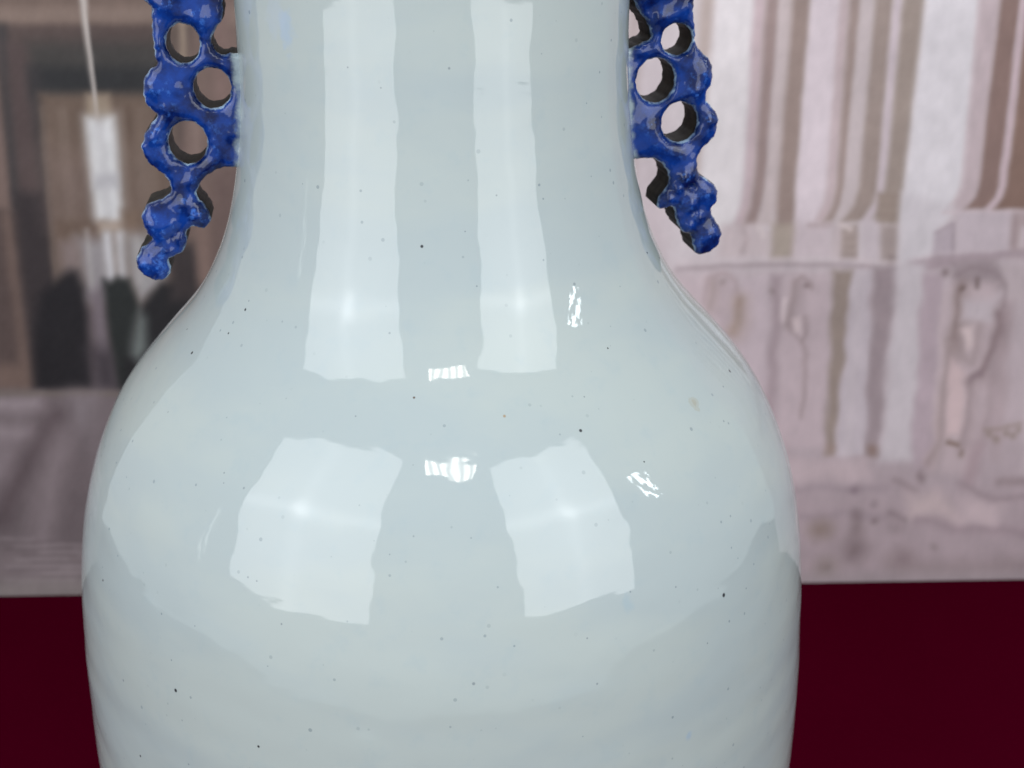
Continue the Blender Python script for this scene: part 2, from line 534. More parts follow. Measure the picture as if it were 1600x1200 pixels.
    stroke([(1244, 440), (1254, 431), (1266, 440), (1268, 452)], 4, (163, 148, 152), 3)
    stroke([(1230, 506), (1238, 520), (1254, 532), (1262, 520), (1260, 494)], 4, (160, 145, 149), 3.5)
    stroke([(1254, 532), (1262, 552), (1256, 600), (1252, 650)], 5, (163, 148, 152), 4)
    poly([(1240, 498), (1252, 494), (1254, 516), (1244, 518)], (201, 186, 190), 4)
    stroke([(1226, 466), (1222, 500)], 6, (202, 188, 193), 4)
    dot(1477, 424, 7, (140, 126, 129), 4)
    dot(1505, 451, 5.5, (122, 108, 108), 3)
    stroke([(1528, 437), (1529, 450)], 7, (132, 118, 120), 3.2)
    stroke([(1490, 430), (1520, 418), (1554, 424), (1570, 446), (1570, 480)], 4, (150, 136, 141), 4, .8)
    carve([(1500, 446), (1497, 470), (1496, 490), (1494, 510), (1486, 530)], 6, (132, 116, 114))
    poly([(1506, 470), (1556, 468), (1552, 500), (1502, 502)], (191, 180, 187), 6)
    carve([(1488, 536), (1500, 556), (1514, 564), (1524, 544), (1527, 506)], 5, (158, 143, 146))
    poly([(1500, 518), (1516, 512), (1518, 540), (1508, 548)], (200, 184, 187), 4)
    carve([(1560, 490), (1558, 520), (1554, 540), (1545, 562), (1534, 584)], 7.5, (126, 109, 112))
    stroke([(1534, 584), (1518, 590), (1514, 600)], 9, (146, 130, 136), 5)
    carve([(1514, 596), (1512, 640), (1506, 690), (1502, 704)], 5.5, (150, 135, 139))
    carve([(1484, 540), (1479, 590), (1468, 650), (1462, 692), (1446, 726)], 6, (156, 140, 141))
    poly([(1488, 560), (1508, 588), (1502, 680), (1474, 682)], (198, 179, 183), 5)
    carve([(1550, 590), (1544, 640), (1534, 684)], 7, (160, 144, 149), 4)
    stroke([(1480, 691), (1500, 692)], 6, (132, 115, 108), 3)
    stroke([(1506, 702), (1504, 708)], 5, (140, 124, 120), 3)
    for x, y in ((1546, 678), (1556, 684), (1572, 676), (1582, 680), (1592, 672)):
        dot(x, y, 6, (150, 135, 131), 4)
    stroke([(1540, 672), (1594, 663)], 4, (156, 141, 139), 4)
    stroke([(1530, 700), (1518, 740), (1508, 758)], 14, (166, 147, 154), 8, .8)
    for k in range(7):
        x = 1610 + k * 120
        band(x, x + 40, 430, x - 12, x + 26, 740, (190, 178, 184), 8)
        band(x + 44, x + 66, 430, x + 30, x + 50, 740, (160, 146, 150), 8)
    # plinth and floor
    band(900, 1360, 718, 880, 1360, 752, (190, 174, 180), 9, .7)
    dot(1362, 703, 11, (146, 127, 122), 7)
    dot(1297, 702, 9, (156, 138, 134), 8)
    poly([(900, 764), (2200, 774), (2200, 1000), (880, 1000)], (172, 157, 164), 22, .6)
    stroke([(900, 758), (1245, 762), (1385, 764)], 7, (163, 149, 157), 6)
    dot(1336, 762, 11, (140, 126, 134), 7)
    stroke([(1398, 752), (1432, 764)], 6, (154, 139, 145), 5)
    stroke([(1440, 746), (1434, 742)], 9, (148, 133, 138), 5)
    poly([(1416, 772), (1470, 766), (1500, 812), (1422, 806)], (190, 174, 178), 12)
    poly([(1500, 780), (1570, 782), (1560, 826), (1496, 818)], (188, 172, 178), 12)
    stroke([(1502, 756), (1530, 774), (1560, 778), (1800, 772)], 7, (157, 142, 149), 6)
    stroke([(1560, 752), (1800, 748)], 8, (152, 137, 142), 6)
    stroke([(1436, 814), (1470, 820), (1530, 828), (1800, 834)], 8, (158, 142, 150), 7)
    stroke([(1250, 806), (1380, 806)], 7, (160, 146, 154), 7)
    dot(1338, 808, 12, (142, 128, 133), 8)
    dot(1368, 813, 6, (140, 126, 130), 4)
    dot(1366, 787, 6, (150, 136, 143), 5)
    stroke([(1390, 800), (1414, 810)], 6, (148, 134, 140), 5)
    dot(1282, 828, 20, (148, 133, 129), 14)
    dot(1336, 858, 26, (138, 124, 128), 18)
    dot(1340, 825, 14, (148, 134, 138), 10)
    dot(1400, 824, 13, (158, 144, 150), 9)
    dot(1412, 876, 22, (146, 131, 136), 15)
    dot(1460, 854, 6, (146, 132, 136), 5)
    stroke([(1390, 884), (1480, 888), (1700, 880)], 16, (152, 138, 142), 14, .8)
    dot(1290, 888, 18, (142, 130, 128), 14)
    band(880, 2200, 894, 880, 2200, 990, (160, 149, 154), 8, .7)

    w = t[..., None]
    img[:] = img * (1 - w) + (183 + (img - 183) * 1.16) * w
    img *= (1 + .020 * nz + .009 * mott + .06 * t * ss((py - 400) / 260))[..., None]  # print colour also lifted towards the lower right to offset light falloff
    fine = rng.normal(0, 1, px.shape)
    img += fine[..., None] * 1.0
    return np.clip(img, 4, 246)


def print_material():
    m, n, l, b = new_mat('glossy_photo_print')
    at = n.new('ShaderNodeAttribute')
    at.attribute_name = 'ink'
    tc = n.new('ShaderNodeTexCoord')
    g = noise(n, l, tc.outputs['Object'], 900, 1)
    hs = n.new('ShaderNodeHueSaturation')
    l.new(at.outputs['Color'], hs.inputs['Color'])
    l.new(ramp01(n, l, g, 0, 1, False), hs.inputs['Value'])
    hs.inputs['Value'].default_value = 1
    mr = n.new('ShaderNodeMapRange')
    mr.inputs['To Min'].default_value = .95
    mr.inputs['To Max'].default_value = 1.05
    l.new(g, mr.inputs['Value'])
    l.new(mr.outputs['Result'], hs.inputs['Value'])
    l.new(hs.outputs['Color'], b.inputs['Base Color'])
    b.inputs['Roughness'].default_value = .55
    b.inputs['Specular IOR Level'].default_value = .12
    return m


def build_print():
    nx, nz = int(PRINT_W / STEP) + 1, int(PRINT_H / STEP) + 1
    xs = np.linspace(-PRINT_W / 2, PRINT_W / 2, nx)
    zs = np.linspace(0, PRINT_H, nz)
    X, Z = np.meshgrid(xs, zs)
    cy, sy = math.cos(PRINT_YAW), math.sin(PRINT_YAW)
    # artwork coordinates of every point of the sheet
    W = np.stack([CAM_LOC[0] + X * cy, PRINT_Y + X * -sy, Z], -1) - CAM_LOC
    dep = W @ fw
    px = 800 + 1600 * FOCAL * (W @ rt) / dep
    py = 600 - 1600 * FOCAL * (W @ up) / dep
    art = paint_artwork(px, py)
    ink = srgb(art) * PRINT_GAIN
    front = np.stack([X, np.zeros_like(X), Z], -1).reshape(-1, 3)
    i = np.arange(nx * nz).reshape(nz, nx)
    f = np.stack([i[:-1, :-1], i[:-1, 1:], i[1:, 1:], i[1:, :-1]], -1).reshape(-1, 4)
    # stiff board behind the sheet: back and rims
    n0 = nx * nz
    w, h, t = PRINT_W / 2, PRINT_H, .006
    back = np.array([(-w, t, 0), (w, t, 0), (w, t, h), (-w, t, h), (-w, 0, 0), (w, 0, 0), (w, 0, h), (-w, 0, h)])
    bf = np.array([(1, 0, 3, 2), (0, 1, 5, 4), (1, 2, 6, 5), (2, 3, 7, 6), (3, 0, 4, 7)]) + n0
    o = mesh_obj('printed_backdrop', np.concatenate([front, back]), np.concatenate([f, bf]), [print_material()], smooth=False)
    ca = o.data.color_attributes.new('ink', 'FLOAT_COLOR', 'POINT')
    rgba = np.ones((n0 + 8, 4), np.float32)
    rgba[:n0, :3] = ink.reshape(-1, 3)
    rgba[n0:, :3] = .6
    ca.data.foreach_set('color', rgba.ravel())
    o.location = (CAM_LOC[0], PRINT_Y, 0)
    o.rotation_euler = (0, 0, -PRINT_YAW)
    o['label'] = 'large printed photo backdrop of blurred pale pilasters and a dark doorway behind the vase'
    o['category'] = 'backdrop'


PRINT_GAIN = np.array([1.275, 1.285, 1.235])
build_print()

# ------------------------------------------------------------------ the vase
VASE_TURN = R(9.0)
vase = bpy.data.objects.new('porcelain_vase', None)
COL.objects.link(vase)
vase.rotation_euler = (0, 0, VASE_TURN)
vase['label'] = 'pale blue grey glazed porcelain vase with two pierced cobalt blue handles on the red table'
vase['category'] = 'vase'

PROFILE = [(0, 76), (2, 77.2), (6, 77.6), (14, 78), (24, 79.4), (50, 85.6), (80, 93.0), (110, 100.2), (140, 106.6), (165, 111.0), (190, 114.2), (205, 115.4),
           (215, 115.85), (222, 116.0), (230, 116.05), (235, 116.01), (240, 115.93), (245, 115.82), (250, 115.69), (255, 115.51), (260, 115.28), (265, 115.00), (270, 114.70), (275, 114.35), (280, 113.93), (285, 113.44), (290, 112.83), (295, 112.07), (300, 111.13), (305, 109.99),
           (310, 108.64), (315, 107.10), (320, 105.33), (325, 103.25), (330, 100.89), (335, 98.18), (340, 94.92), (345, 90.99), (350, 86.61), (355, 82.00), (360, 77.39), (365, 73.17), (370, 69.62), (375, 66.70), (380, 64.29), (385, 62.31), (390, 60.68), (395, 59.34), (400, 58.24), (405, 57.36), (410, 56.63), (415, 56.01), (420, 55.52), (425, 55.19), (430, 54.96), (435, 54.80), (440, 54.69), (445, 54.63),
           (450, 54.63), (456, 54.8), (463, 55.3), (472, 56.4), (484, 58.6), (497, 61.8), (511, 65.8), (525, 70.4), (540, 76.2), (550, 81.2), (556, 84.0)]
PZ = np.array([p[0] for p in PROFILE], float)
PR = np.array([p[1] for p in PROFILE], float)


def profile_r(z):
    """Smooth (monotone-ish cubic) radius in mm at height z in mm."""
    z = np.asarray(z, float)
    m = np.gradient(PR, PZ)
    i = np.clip(np.searchsorted(PZ, z) - 1, 0, len(PZ) - 2)
    h = PZ[i + 1] - PZ[i]
    t = np.clip((z - PZ[i]) / h, 0, 1)
    return ((2 * t ** 3 - 3 * t ** 2 + 1) * PR[i] + (t ** 3 - 2 * t ** 2 + t) * h * m[i]
            + (-2 * t ** 3 + 3 * t ** 2) * PR[i + 1] + (t ** 3 - t ** 2) * h * m[i + 1])


SPECKS = [(-10.2, -58.6, 394.0, 0.70, 0), (-2.0, -54.7, 437.2, 0.60, 1), (-26.2, -48.0, 437.1, 0.45, 1), (-18.5, -51.6, 432.5, 0.45, 1), (9.2, -56.5, 405.8, 0.50, 1), (3.1, -62.6, 384.1, 0.45, 1), (0.8, -58.7, 397.4, 0.40, 1), (37.6, -62.5, 365.3, 0.45, 0), (25.7, -48.5, 447.2, 0.45, 1), (26.5, -81.7, 350.8, 0.75, 0), (64.3, -89.4, 304.0, 1.00, 0), (-79.3, -81.1, 284.5, 0.90, 0), (-58.3, -98.1, 277.2, 0.65, 0), (-5.2, -111.2, 299.0, 0.75, 1), (-14.7, -75.8, 360.1, 0.60, 2), (7.2, -80.9, 355.7, 0.75, 3), (-71.9, -30.8, 359.0, 0.80, 0), (-55.1, -37.4, 375.2, 0.50, 1), (-56.2, -38.0, 373.0, 0.70, 0), (-61.1, -38.1, 366.6, 0.55, 0), (-74.0, -17.6, 361.5, 0.50, 0), (79.3, -39.8, 347.6, 0.90, 0), (74.3, -49.5, 346.9, 0.60, 1), (71.1, -61.1, 341.5, 0.60, 1), (-95.5, -62.6, 276.7, 0.70, 1), (-100.1, -48.2, 300.1, 0.60, 0), (-50.4, -95.9, 310.8, 0.50, 1), (-58.1, -87.9, 320.0, 0.60, 1), (-55.9, -89.4, 319.6, 0.50, 1), (-17.5, -97.6, 333.1, 0.60, 1), (25.9, -109.1, 294.1, 0.60, 1), (42.9, -83.2, 341.6, 0.40, 0), (-29.3, -75.6, 356.0, 0.45, 1), (-57.8, -76.2, 338.7, 0.70, 1), (-62.8, -70.5, 340.6, 0.50, 1), (23.6, -107.0, 306.2, 0.50, 1), (48.9, -96.3, 312.0, 0.50, 1), (28.8, -74.7, 357.0, 0.45, 1), (72.6, -83.5, 301.8, 0.50, 1), (58.4, -95.8, 293.9, 0.50, 1), (-78.4, -42.9, 346.8, 0.50, 1), (-92.6, -69.0, 256.1, 0.60, 0), (-77.7, -84.8, 263.8, 0.50, 1), (-63.0, -72.2, 338.6, 0.40, 1), (-72.6, -82.8, 304.3, 0.40, 1), (62.1, -21.6, 377.1, 0.60, 0), (55.9, -30.6, 381.4, 0.60, 0), (90.0, -70.4, 275.3, 0.50, 1)]


def glaze_material():
    m, n, l, b = new_mat('celadon_white_glaze')
    tc = n.new('ShaderNodeTexCoord')
    P = tc.outputs['Object']
    mp = n.new('ShaderNodeMapping')
    mp.inputs['Scale'].default_value = (1, 1, 2.6)
    l.new(P, mp.inputs['Vector'])
    big = noise(n, l, mp.outputs[0], 13, 4, .55)
    fine = noise(n, l, P, 160, 3, .6)
    c = mix(n, l, ramp01(n, l, big, .40, .62), (.400, .464, .476), (.430, .488, .482))
    c = mix(n, l, mth(n, l, 'MULTIPLY', ramp01(n, l, fine, .52, .75), .22), c, (.34, .43, .47))
    # random faint iron specks
    vo = n.new('ShaderNodeTexVoronoi')
    vo.inputs['Scale'].default_value = 270
    l.new(P, vo.inputs['Vector'])
    wn = n.new('ShaderNodeSeparateColor')
    l.new(vo.outputs['Color'], wn.inputs[0])
    keep = mth(n, l, 'GREATER_THAN', wn.outputs[0], .3)
    rad = mth(n, l, 'MULTIPLY', wn.outputs[1], .15)
    sp = mth(n, l, 'LESS_THAN', vo.outputs['Distance'], rad)
    c = mix(n, l, mth(n, l, 'MULTIPLY', mth(n, l, 'MULTIPLY', sp, keep), mth(n, l, 'MULTIPLY', wn.outputs[2], .6)), c, (.16, .21, .24))
    # the pin holes and iron spots one can pick out
    tints = [(.018, .018, .024), (.13, .16, .19), (.10, .06, .04), (.33, .22, .10)]
    for kind in range(4):
        acc = None
        for (x, y, z, r, k) in SPECKS:
            if k != kind:
                continue
            d = n.new('ShaderNodeVectorMath')
            d.operation = 'DISTANCE'
            l.new(P, d.inputs[0])
            d.inputs[1].default_value = (x / 1000, y / 1000, z / 1000)
            rr = r * (.62 if kind == 0 else .58)
            q = ramp01(n, l, d.outputs['Value'], rr * 1.25e-3, rr * .55e-3)
            acc = q if acc is None else mth(n, l, 'MAXIMUM', acc, q)
        c = mix(n, l, mth(n, l, 'MULTIPLY', acc, (.95, .6, .9, .8)[kind]), c, tints[kind])

    def smear(pt, r, col, a, sc=(1, 1, 1), ring=0.0):
        d = n.new('ShaderNodeVectorMath')
        d.operation = 'SUBTRACT'
        l.new(P, d.inputs[0])
        d.inputs[1].default_value = tuple(v / 1000 for v in pt)
        s = n.new('ShaderNodeVectorMath')
        s.operation = 'MULTIPLY'
        l.new(d.outputs[0], s.inputs[0])
        s.inputs[1].default_value = sc
        ln = n.new('ShaderNodeVectorMath')
        ln.operation = 'LENGTH'
        l.new(s.outputs[0], ln.inputs[0])
        w = mth(n, l, 'ADD', ln.outputs['Value'], mth(n, l, 'MULTIPLY', mth(n, l, 'SUBTRACT', noise(n, l, P, 420, 2), .5), r * .0014))
        q = ramp01(n, l, w, r * .001, r * .0003)
        if ring:
            q = mth(n, l, 'SUBTRACT', q, mth(n, l, 'MULTIPLY', ramp01(n, l, w, r * ring * .001, r * ring * .0006), .6))
        return mix(n, l, mth(n, l, 'MULTIPLY', q, a), c, col)

    c = smear((-40.7, -36.4, 444.8), 3.6, (.33, .45, .62), .5, (1, 1, .55))
    c = smear((-43.2, -33.4, 448), 5.0, (.42, .50, .62), .3, (1, 1, .7))
    c = smear((61.9, -62.8, 348.1), 2.3, (.33, .26, .12), 1.0, (1, 1, .9), .8)
    c = smear((34.7, -102.2, 312.1), 2.0, (.30, .42, .50), .35, (1, 1, .6))
    c = smear((52.6, -101.9, 269.8), 1.4, (.28, .40, .55), .5)
    l.new(c, b.inputs['Base Color'])
    b.inputs['Roughness'].default_value = .035
    b.inputs['IOR'].default_value = 1.6
    b.inputs['Subsurface Weight'].default_value = .0
    # orange-peel relief of the glaze
    bp = n.new('ShaderNodeBump')
    bp.inputs['Strength'].default_value = 1.0
    bp.inputs['Distance'].default_value = .00003
    l.new(noise(n, l, mp.outputs[0], 90, 2), bp.inputs['Height'])
    l.new(bp.outputs[0], b.inputs['Normal'])
    return m


def build_body():
    nphi = 576
    zo = np.concatenate([np.linspace(0, 14, 9), np.linspace(16, 205, 90), np.linspace(206, 452, 300), np.linspace(454, 556, 56)])
    phi = np.linspace(0, 2 * math.pi, nphi, endpoint=False)
    Zg, Pg = np.meshgrid(zo, phi, indexing='ij')
    Rg = profile_r(Zg)
    # hand-thrown unevenness: rings and slow waves, a few hundredths of a millimetre
    un = np.zeros_like(Rg)
    for k in range(46):
        nn = rng.integers(0, 15)
        lam = rng.uniform(9, 46)
        amp = .0030 * (lam / 14) ** 1.35 / (1 + .035 * nn)
        un += amp * np.cos(nn * Pg + 2 * math.pi * Zg / lam + rng.uniform(0, 6.3))
    for k in range(10):
        lam = rng.uniform(7, 22)
        un += .0040 * np.cos(2 * math.pi * Zg / lam + rng.uniform(0, 6.3))
    for k in range(60):
        nn = rng.integers(12, 46)
        lam = rng.uniform(9, 34) * rng.choice([-1, 1])
        un += .0012 * 75 / nn * np.cos(nn * Pg + 2 * math.pi * Zg / lam + rng.uniform(0, 6.3)) * np.clip(abs(lam) / 22, .4, 1)
    for k in range(70):
        nn = rng.integers(30, 95)
        lam = rng.uniform(4.5, 12) * rng.choice([-1, 1])
        un += .00048 * 75 / nn * np.cos(nn * Pg + 2 * math.pi * Zg / lam + rng.uniform(0, 6.3))
    for k in range(12):
        nn = rng.integers(2, 7)
        lam = rng.uniform(60, 160) * rng.choice([-1, 1])
        un += .030 * np.cos(nn * Pg + 2 * math.pi * Zg / lam + rng.uniform(0, 6.3))
    Rg = Rg + un * UNEVEN * np.where(Zg > 385, .45, 1.0 - .55 * np.clip((Zg - 350) / 35, 0, 1))
    outer = np.stack([Rg * np.cos(Pg), Rg * np.sin(Pg), Zg], -1)
    # lip and inside wall
    lip = [(558.0, 84.6), (559.2, 84.0), (559.8, 82.8), (559.4, 81.4), (557.8, 80.2), (552, 77.4), (540, 71.5), (525, 65.0), (510, 60.2), (495, 56.4), (470, 52.6),
           (430, 50.2), (400, 53.0), (370, 64.5), (350, 81.0), (325, 97.0), (290, 106.2), (240, 108.2), (150, 100.5), (60, 81.0), (20, 70.0), (12, 50.0), (10, 20.0)]
    inner = np.stack([np.stack([r * np.cos(phi), r * np.sin(phi), np.full(nphi, z)], -1) for z, r in lip])
    foot = [(0.6, 74.6), (1.2, 71.0), (6.0, 70.0), (8.0, 40.0), (8.0, 4.0)]
    under = np.stack([np.stack([r * np.cos(phi), r * np.sin(phi), np.full(nphi, z)], -1) for z, r in foot[::-1]])
    V = np.concatenate([under, outer, inner])
    ring = V.shape[0]
    i = np.arange(ring * nphi).reshape(ring, nphi)
    j = np.roll(i, -1, 1)
    f = np.stack([i[:-1], j[:-1], j[1:], i[1:]], -1).reshape(-1, 4)
    return mesh_obj('body', V.reshape(-1, 3) / 1000, f, [glaze_material()], vase)


UNEVEN = 1.25
build_body()

# ------------------------------------------------------------------ pierced handles
LEFT_OUTLINE = [(-77.8, 450.3), (-76.0, 448.4), (-76.2, 444.7), (-76.4, 440.0), (-76.2, 435.7), (-76.0, 433.6), (-78.0, 431.9), (-79.6, 430.0), (-80.2, 427.8), (-80.2, 424.5), (-79.5, 422.3), (-77.2, 420.0), (-78.9, 417.7), (-80.9, 415.2), (-82.0, 412.6), (-82.4, 411.3), (-82.1, 409.6), (-81.1, 406.9), (-78.9, 405.1), (-76.5, 402.7), (-75.5, 399.6), (-76.7, 397.6), (-79.3, 396.2), (-82.1, 395.4), (-84.0, 393.1), (-84.4, 390.3), (-83.5, 387.2), (-82.4, 385.0), (-85.5, 382.4), (-87.1, 379.6), (-87.2, 377.2), (-85.9, 375.0), (-83.1, 373.4), (-80.4, 373.1), (-78.5, 374.6), (-77.9, 376.4), (-78.0, 379.2), (-75.0, 380.7), (-73.2, 382.6), (-72.6, 385.0), (-72.4, 387.4), (-70.7, 388.4), (-67.4, 387.7), (-65.9, 389.5), (-65.4, 391.3), (-66.8, 394.5), (-68.5, 396.9), (-68.5, 398.7), (-67.2, 401.0), (-64.7, 403.2), (-61.6, 404.8), (-59.6, 404.9), (-57.1, 404.7), (-51.9, 404.0), (-50.1, 415.6), (-49.5, 436.1), (-54.2, 436.1), (-56.4, 436.0), (-59.0, 435.7), (-60.6, 437.4), (-61.1, 439.7), (-59.6, 442.5), (-58.1, 444.5), (-57.3, 446.6), (-57.4, 448.6), (-57.2, 449.9), (-57.7, 454.0), (-57.0, 458.1), (-55.5, 462.1), (-52.0, 464.4), (-47.3, 464.4), (-46.6, 473.9), (-51.2, 474.2), (-56.5, 473.9), (-62.8, 476.3), (-69.4, 474.0), (-73.9, 469.4), (-75.2, 464.7), (-74.4, 459.9), (-78.4, 456.7), (-79.3, 452.7)]
LEFT_HOLES = [(-68.6, 438.9, 4.4, 5.2), (-61.9, 426.8, 5.0, 5.5), (-69.8, 412.2, 5.2, 5.9), (-65.7, 462.2, 4.4, 4.8)]
RIGHT_OUTLINE = [(73.3, 447.9), (73.1, 446.0), (73.4, 443.7), (73.9, 439.8), (74.3, 436.3), (76.2, 433.6), (78.8, 430.9), (79.8, 427.6), (79.8, 425.0), (78.4, 421.9), (78.4, 419.6), (80.6, 417.1), (82.1, 415.0), (82.1, 412.0), (81.4, 409.2), (77.7, 405.2), (76.6, 402.4), (77.2, 398.2), (80.0, 396.3), (82.7, 394.1), (83.5, 391.5), (83.0, 389.0), (81.6, 386.8), (82.9, 384.0), (84.9, 381.0), (85.3, 378.4), (84.2, 375.6), (81.3, 373.5), (77.9, 373.4), (76.7, 376.2), (75.8, 379.6), (73.2, 380.5), (71.0, 384.1), (70.1, 388.1), (68.1, 388.2), (65.6, 387.8), (64.8, 389.5), (65.8, 392.2), (67.8, 395.0), (68.2, 397.8), (66.5, 401.0), (63.9, 402.8), (61.0, 403.3), (57.7, 403.3), (52.3, 403.5), (50.9, 418.1), (51.4, 434.6), (55.0, 434.9), (58.0, 436.1), (60.8, 437.5), (60.9, 439.5), (59.4, 442.7), (57.1, 445.6), (55.9, 448.2), (55.5, 450.8), (57.2, 455.0), (57.9, 460.1), (54.2, 462.6), (50.6, 462.7), (50.2, 473.4), (54.7, 473.4), (60.1, 473.4), (67.2, 475.8), (73.8, 471.6), (75.9, 466.6), (74.9, 461.6), (77.8, 456.5), (76.8, 451.3), (74.5, 449.3)]
RIGHT_HOLES = [(68.7, 437.2, 4.5, 4.4), (62.9, 425.8, 5.7, 6.3), (70.6, 413.6, 5.4, 5.8), (67.0, 460.8, 4.6, 4.8)]
LEFT_BUMPS = [(-82.5, 387.5, 3.2, 1.0), (-83.6, 376.5, 3.6, .9), (-77.6, 388.0, 1.6, .8), (-75.5, 383.5, 1.6, .8), (-70.2, 389.5, 1.8, .9), (-73.5, 393.5, 1.8, .8),
              (-78.8, 379.6, 1.3, .7), (-79.5, 425.5, 2.6, .8), (-76, 420, 2.5, .5), (-80, 412, 2.2, .8), (-63, 409, 3.0, .7), (-58.5, 412, 2.0, .6), (-59, 430, 2.0, .5),
              (-66, 444, 3.0, .7), (-74, 446.5, 2.6, .9), (-77, 437, 1.6, .6), (-71, 399.5, 2.0, .7), (-71, 452, 3.0, .8), (-76.5, 385, 1.0, -.6), (-78.5, 383.8, 1.0, -.7), (-72, 386, .9, -.5)]
RIGHT_BUMPS = [(80.6, 392, 2.8, .9), (81.5, 378.5, 3.6, .8), (75.8, 388.6, 1.8, 1.1), (78.6, 384.5, 1.4, .9), (75.6, 382.0, 1.4, .9), (68.5, 390.5, 1.6, .9), (73.2, 396.8, 1.7, 1.1),
               (71.8, 393.5, 1.4, .7), (76.0, 393.6, 1.2, -1.3), (77.2, 386.2, .9, -.7), (72.6, 386.5, 1.0, -.6), (78.6, 428.0, 2.8, .8), (75.5, 421.5, 2.4, .5), (80.5, 413.5, 2.4, .7), (62, 410.5, 3.0, .6),
               (72, 404.5, 2.6, .5), (64, 443.0, 2.0, .7), (72, 446, 3.0, .8), (58.8, 433.5, 1.6, .6), (68, 452, 3, .7), (77, 399, 1.6, .5)]


def catmull(P, k=7):
    P = np.asarray(P, float)
    a, b, c, d = np.roll(P, 1, 0), P, np.roll(P, -1, 0), np.roll(P, -2, 0)
    out = []
    for s in range(k):
        t = s / k
        out.append(.5 * (2 * b + (c - a) * t + (2 * a - 5 * b + 4 * c - d) * t * t + (3 * b - a - 3 * c + d) * t ** 3))
    return np.stack(out, 1).reshape(-1, 2)


def poly_sdf(P, X, Y):
    """Distance to a closed outline, positive inside."""
    d2 = np.full(X.shape, 1e9)
    ins = np.zeros(X.shape, bool)
    for (ax, ay), (bx, by) in zip(P, np.roll(P, -1, 0)):
        ex, ey = bx - ax, by - ay
        t = np.clip(((X - ax) * ex + (Y - ay) * ey) / (ex * ex + ey * ey + 1e-12), 0, 1)
        d2 = np.minimum(d2, (X - ax - t * ex) ** 2 + (Y - ay - t * ey) ** 2)
        if ay != by:
            ins ^= ((ay > Y) != (by > Y)) & (X < (bx - ax) * (Y - ay) / (by - ay) + ax)
    return np.sqrt(d2) * np.where(ins, 1, -1)


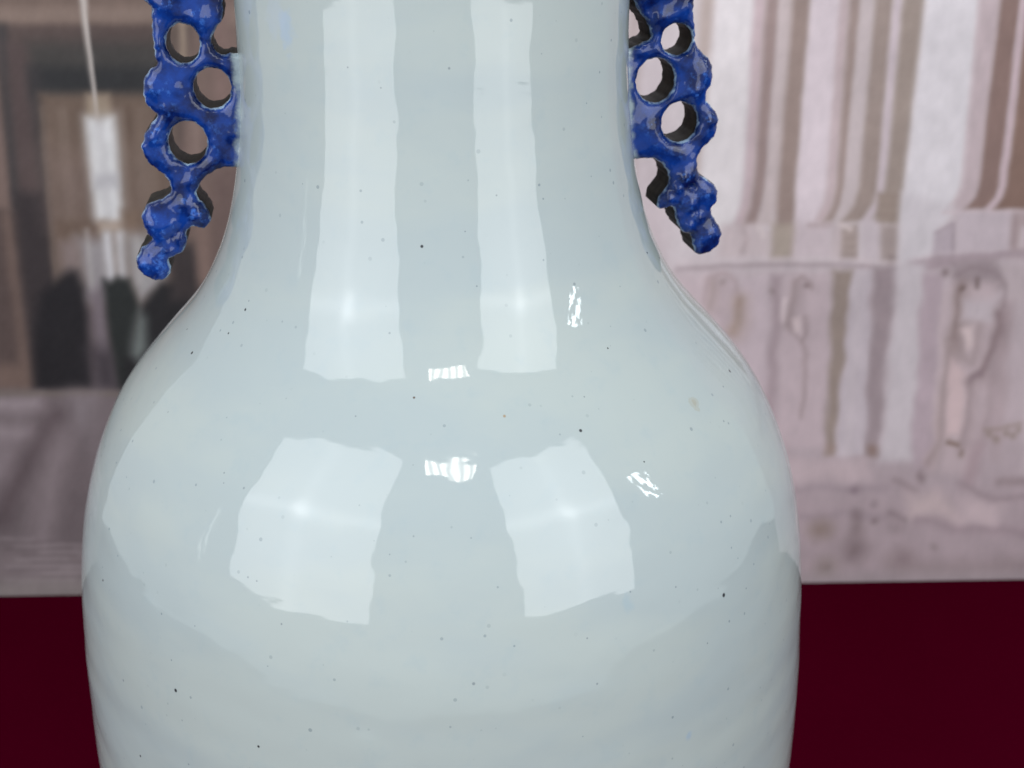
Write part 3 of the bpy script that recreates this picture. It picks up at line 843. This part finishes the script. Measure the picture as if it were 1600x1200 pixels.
def build_handle(outline, holes, bumps, mats, half=8.0, cell=.36):
    P = catmull(outline)
    x0, z0 = P.min(0) - 1
    x1, z1 = P.max(0) + 1
    xs, zs = np.arange(x0, x1, cell), np.arange(z0, z1, cell)
    X, Z = np.meshgrid(xs, zs)
    # hand-cut edge: a slight wobble of the outline
    wob = .10 * np.sin(X * 1.9 + Z * 1.1) + .09 * np.sin(Z * 2.3 - X * .8 + 1) + .06 * np.sin(X * 4.1 - Z * 3.3)
    S = poly_sdf(P, X, Z) + wob
    for hx, hz, ha, hb in holes:
        k = np.hypot((X - hx) / ha, (Z - hz) / hb)
        S = np.minimum(S, (k - 1) * min(ha, hb) + wob * .7)
    S = np.where(np.abs(S) < 1e-6, 1e-6, S)
    nzr, nxr = S.shape

    verts, key, depth_d = [], {}, []

    def corner(r, c):
        k = (r, c)
        if k not in key:
            key[k] = len(verts)
            verts.append((xs[c], zs[r]))
            depth_d.append(S[r, c])
        return key[k]

    def cross(r, c, r2, c2):
        k = (r, c, r2, c2) if (r, c) < (r2, c2) else (r2, c2, r, c)
        if k not in key:
            a, b = S[k[0], k[1]], S[k[2], k[3]]
            t = a / (a - b)
            key[k] = len(verts)
            verts.append((xs[k[1]] + (xs[k[3]] - xs[k[1]]) * t, zs[k[0]] + (zs[k[2]] - zs[k[0]]) * t))
            depth_d.append(0.0)
        return key[k]

    polys, rim = [], []
    pos = S > 0
    cells = np.argwhere(pos[:-1, :-1] | pos[1:, :-1] | pos[:-1, 1:] | pos[1:, 1:])
    for r, c in cells:
        cs = ((r, c), (r, c + 1), (r + 1, c + 1), (r + 1, c))
        st = [pos[q] for q in cs]
        if all(st):
            polys.append([corner(*q) for q in cs])
            continue
        loop, cr = [], []
        for q in range(4):
            a, b = cs[q], cs[(q + 1) % 4]
            if st[q]:
                loop.append(corner(*a))
            if st[q] != st[(q + 1) % 4]:
                v = cross(*a, *b)
                loop.append(v)
                cr.append((v, st[q]))
        if len(loop) >= 3:
            polys.append(loop)
        if len(cr) == 2:
            a = [v for v, s in cr if s][0]       # leaving the solid
            b = [v for v, s in cr if not s][0]   # entering it again
            rim.append((a, b))
    V2 = np.array(verts)
    D = np.array(depth_d)
    x, z = V2[:, 0], V2[:, 1]
    rb = 1.5
    dd = np.clip(D, 0, rb)
    h = half - rb + np.sqrt(np.maximum(rb * rb - (rb - dd) ** 2, 0))
    soft = np.clip(D / 2.0, 0, 1)
    h += .9 * (1 - np.exp(-D / 3.0))
    rel = np.zeros_like(h)
    for bx, bz, s, a in bumps:
        bx, bz = (bx + 1.4, bz + 2.0) if bx < 0 else (bx - 1.0, bz + .7)
        rel += 1.0 * a * np.exp(-((x - bx) ** 2 + (z - bz) ** 2) / (s * s))
    for k in range(26):
        w = rng.uniform(5.0, 14.0)
        a = rng.uniform(0, 6.3)
        rel += .0055 * w * np.sin((x * math.cos(a) + z * math.sin(a)) * 6.283 / w + rng.uniform(0, 6.3))
    hf = h + rel * soft
    n = len(V2)
    # front faces the viewer (-y), the back is plainer
    front = np.stack([x, -hf, z], -1)
    back = np.stack([x, h + .4 * soft * np.sin(x * .9 + z * .7), z], -1)
    F = [p for p in polys] + [[i + n for i in reversed(p)] for p in polys]
    mat = [0] * (2 * len(polys))
    # side walls with three steps so that they shade evenly
    steps = 3
    allv = [front, back]
    rims = sorted({i for e in rim for i in e})
    idx = {v: k for k, v in enumerate(rims)}
    lv = []
    for s in range(1, steps):
        t = s / steps
        lv.append(2 * n + (s - 1) * len(rims))
        allv.append(front[rims] * (1 - t) + back[rims] * t)
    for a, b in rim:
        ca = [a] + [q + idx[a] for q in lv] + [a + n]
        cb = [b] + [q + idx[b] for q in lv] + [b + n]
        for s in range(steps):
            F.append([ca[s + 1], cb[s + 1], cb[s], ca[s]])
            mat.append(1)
    VV = np.concatenate(allv) / 1000
    o = mesh_obj('handle', VV, F, mats, vase, True, mat)
    ne = len(VV) - 2 * n
    edge = np.concatenate([D, D, np.zeros(ne)])
    point_attr(o, 'edge_mm', edge)
    relc = rel * soft
    point_attr(o, 'relief', np.concatenate([relc, relc * 0, np.zeros(ne)]))
    rad = np.hypot(VV[:, 0], VV[:, 1]) * 1000 - profile_r(VV[:, 2] * 1000)
    point_attr(o, 'off_neck_mm', rad)
    return o


def handle_materials():
    m, n, l, b = new_mat('cobalt_blue_glaze')
    tc = n.new('ShaderNodeTexCoord')
    P = tc.outputs['Object']

    def attr(nm):
        a = n.new('ShaderNodeAttribute')
        a.attribute_name = nm
        return a.outputs['Fac']
    e, rl, off = attr('edge_mm'), attr('relief'), attr('off_neck_mm')
    big = noise(n, l, P, 160, 4, .6)
    fine = noise(n, l, P, 620, 3, .65)
    c = mix(n, l, ramp01(n, l, big, .30, .68), (.0008, .0065, .055), (.0034, .041, .265))
    thin = mth(n, l, 'MULTIPLY', ramp01(n, l, fine, .50, .72), ramp01(n, l, rl, -.1, .8))
    c = mix(n, l, mth(n, l, 'MULTIPLY', thin, .75), c, (.050, .170, .60))
    # the glaze runs thin and pale along the cut edges
    wob = mth(n, l, 'ADD', e, mth(n, l, 'MULTIPLY', mth(n, l, 'SUBTRACT', fine, .5), 1.5))
    rimw = mth(n, l, 'MULTIPLY', ramp01(n, l, wob, .55, .02), ramp01(n, l, big, .36, .62))
    c = mix(n, l, mth(n, l, 'MULTIPLY', rimw, .85), c, (.40, .55, .70))
    # and mixes with the pale body glaze where it meets the neck
    nk = mth(n, l, 'ADD', off, mth(n, l, 'MULTIPLY', mth(n, l, 'SUBTRACT', big, .5), 7.0))
    c = mix(n, l, mth(n, l, 'MULTIPLY', ramp01(n, l, nk, 1.9, -.4), .8), c, (.42, .52, .56))
    l.new(c, b.inputs['Base Color'])
    b.inputs['Roughness'].default_value = .06
    b.inputs['IOR'].default_value = 1.47
    bp = n.new('ShaderNodeBump')
    bp.inputs['Strength'].default_value = .5
    bp.inputs['Distance'].default_value = .00002
    l.new(noise(n, l, P, 260, 2), bp.inputs['Height'])
    l.new(bp.outputs[0], b.inputs['Normal'])

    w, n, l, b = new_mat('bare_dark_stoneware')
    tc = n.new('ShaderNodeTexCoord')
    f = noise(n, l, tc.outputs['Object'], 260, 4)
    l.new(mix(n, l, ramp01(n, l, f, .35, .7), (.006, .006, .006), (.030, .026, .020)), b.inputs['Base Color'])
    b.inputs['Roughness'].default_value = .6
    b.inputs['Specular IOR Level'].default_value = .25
    return [m, w]


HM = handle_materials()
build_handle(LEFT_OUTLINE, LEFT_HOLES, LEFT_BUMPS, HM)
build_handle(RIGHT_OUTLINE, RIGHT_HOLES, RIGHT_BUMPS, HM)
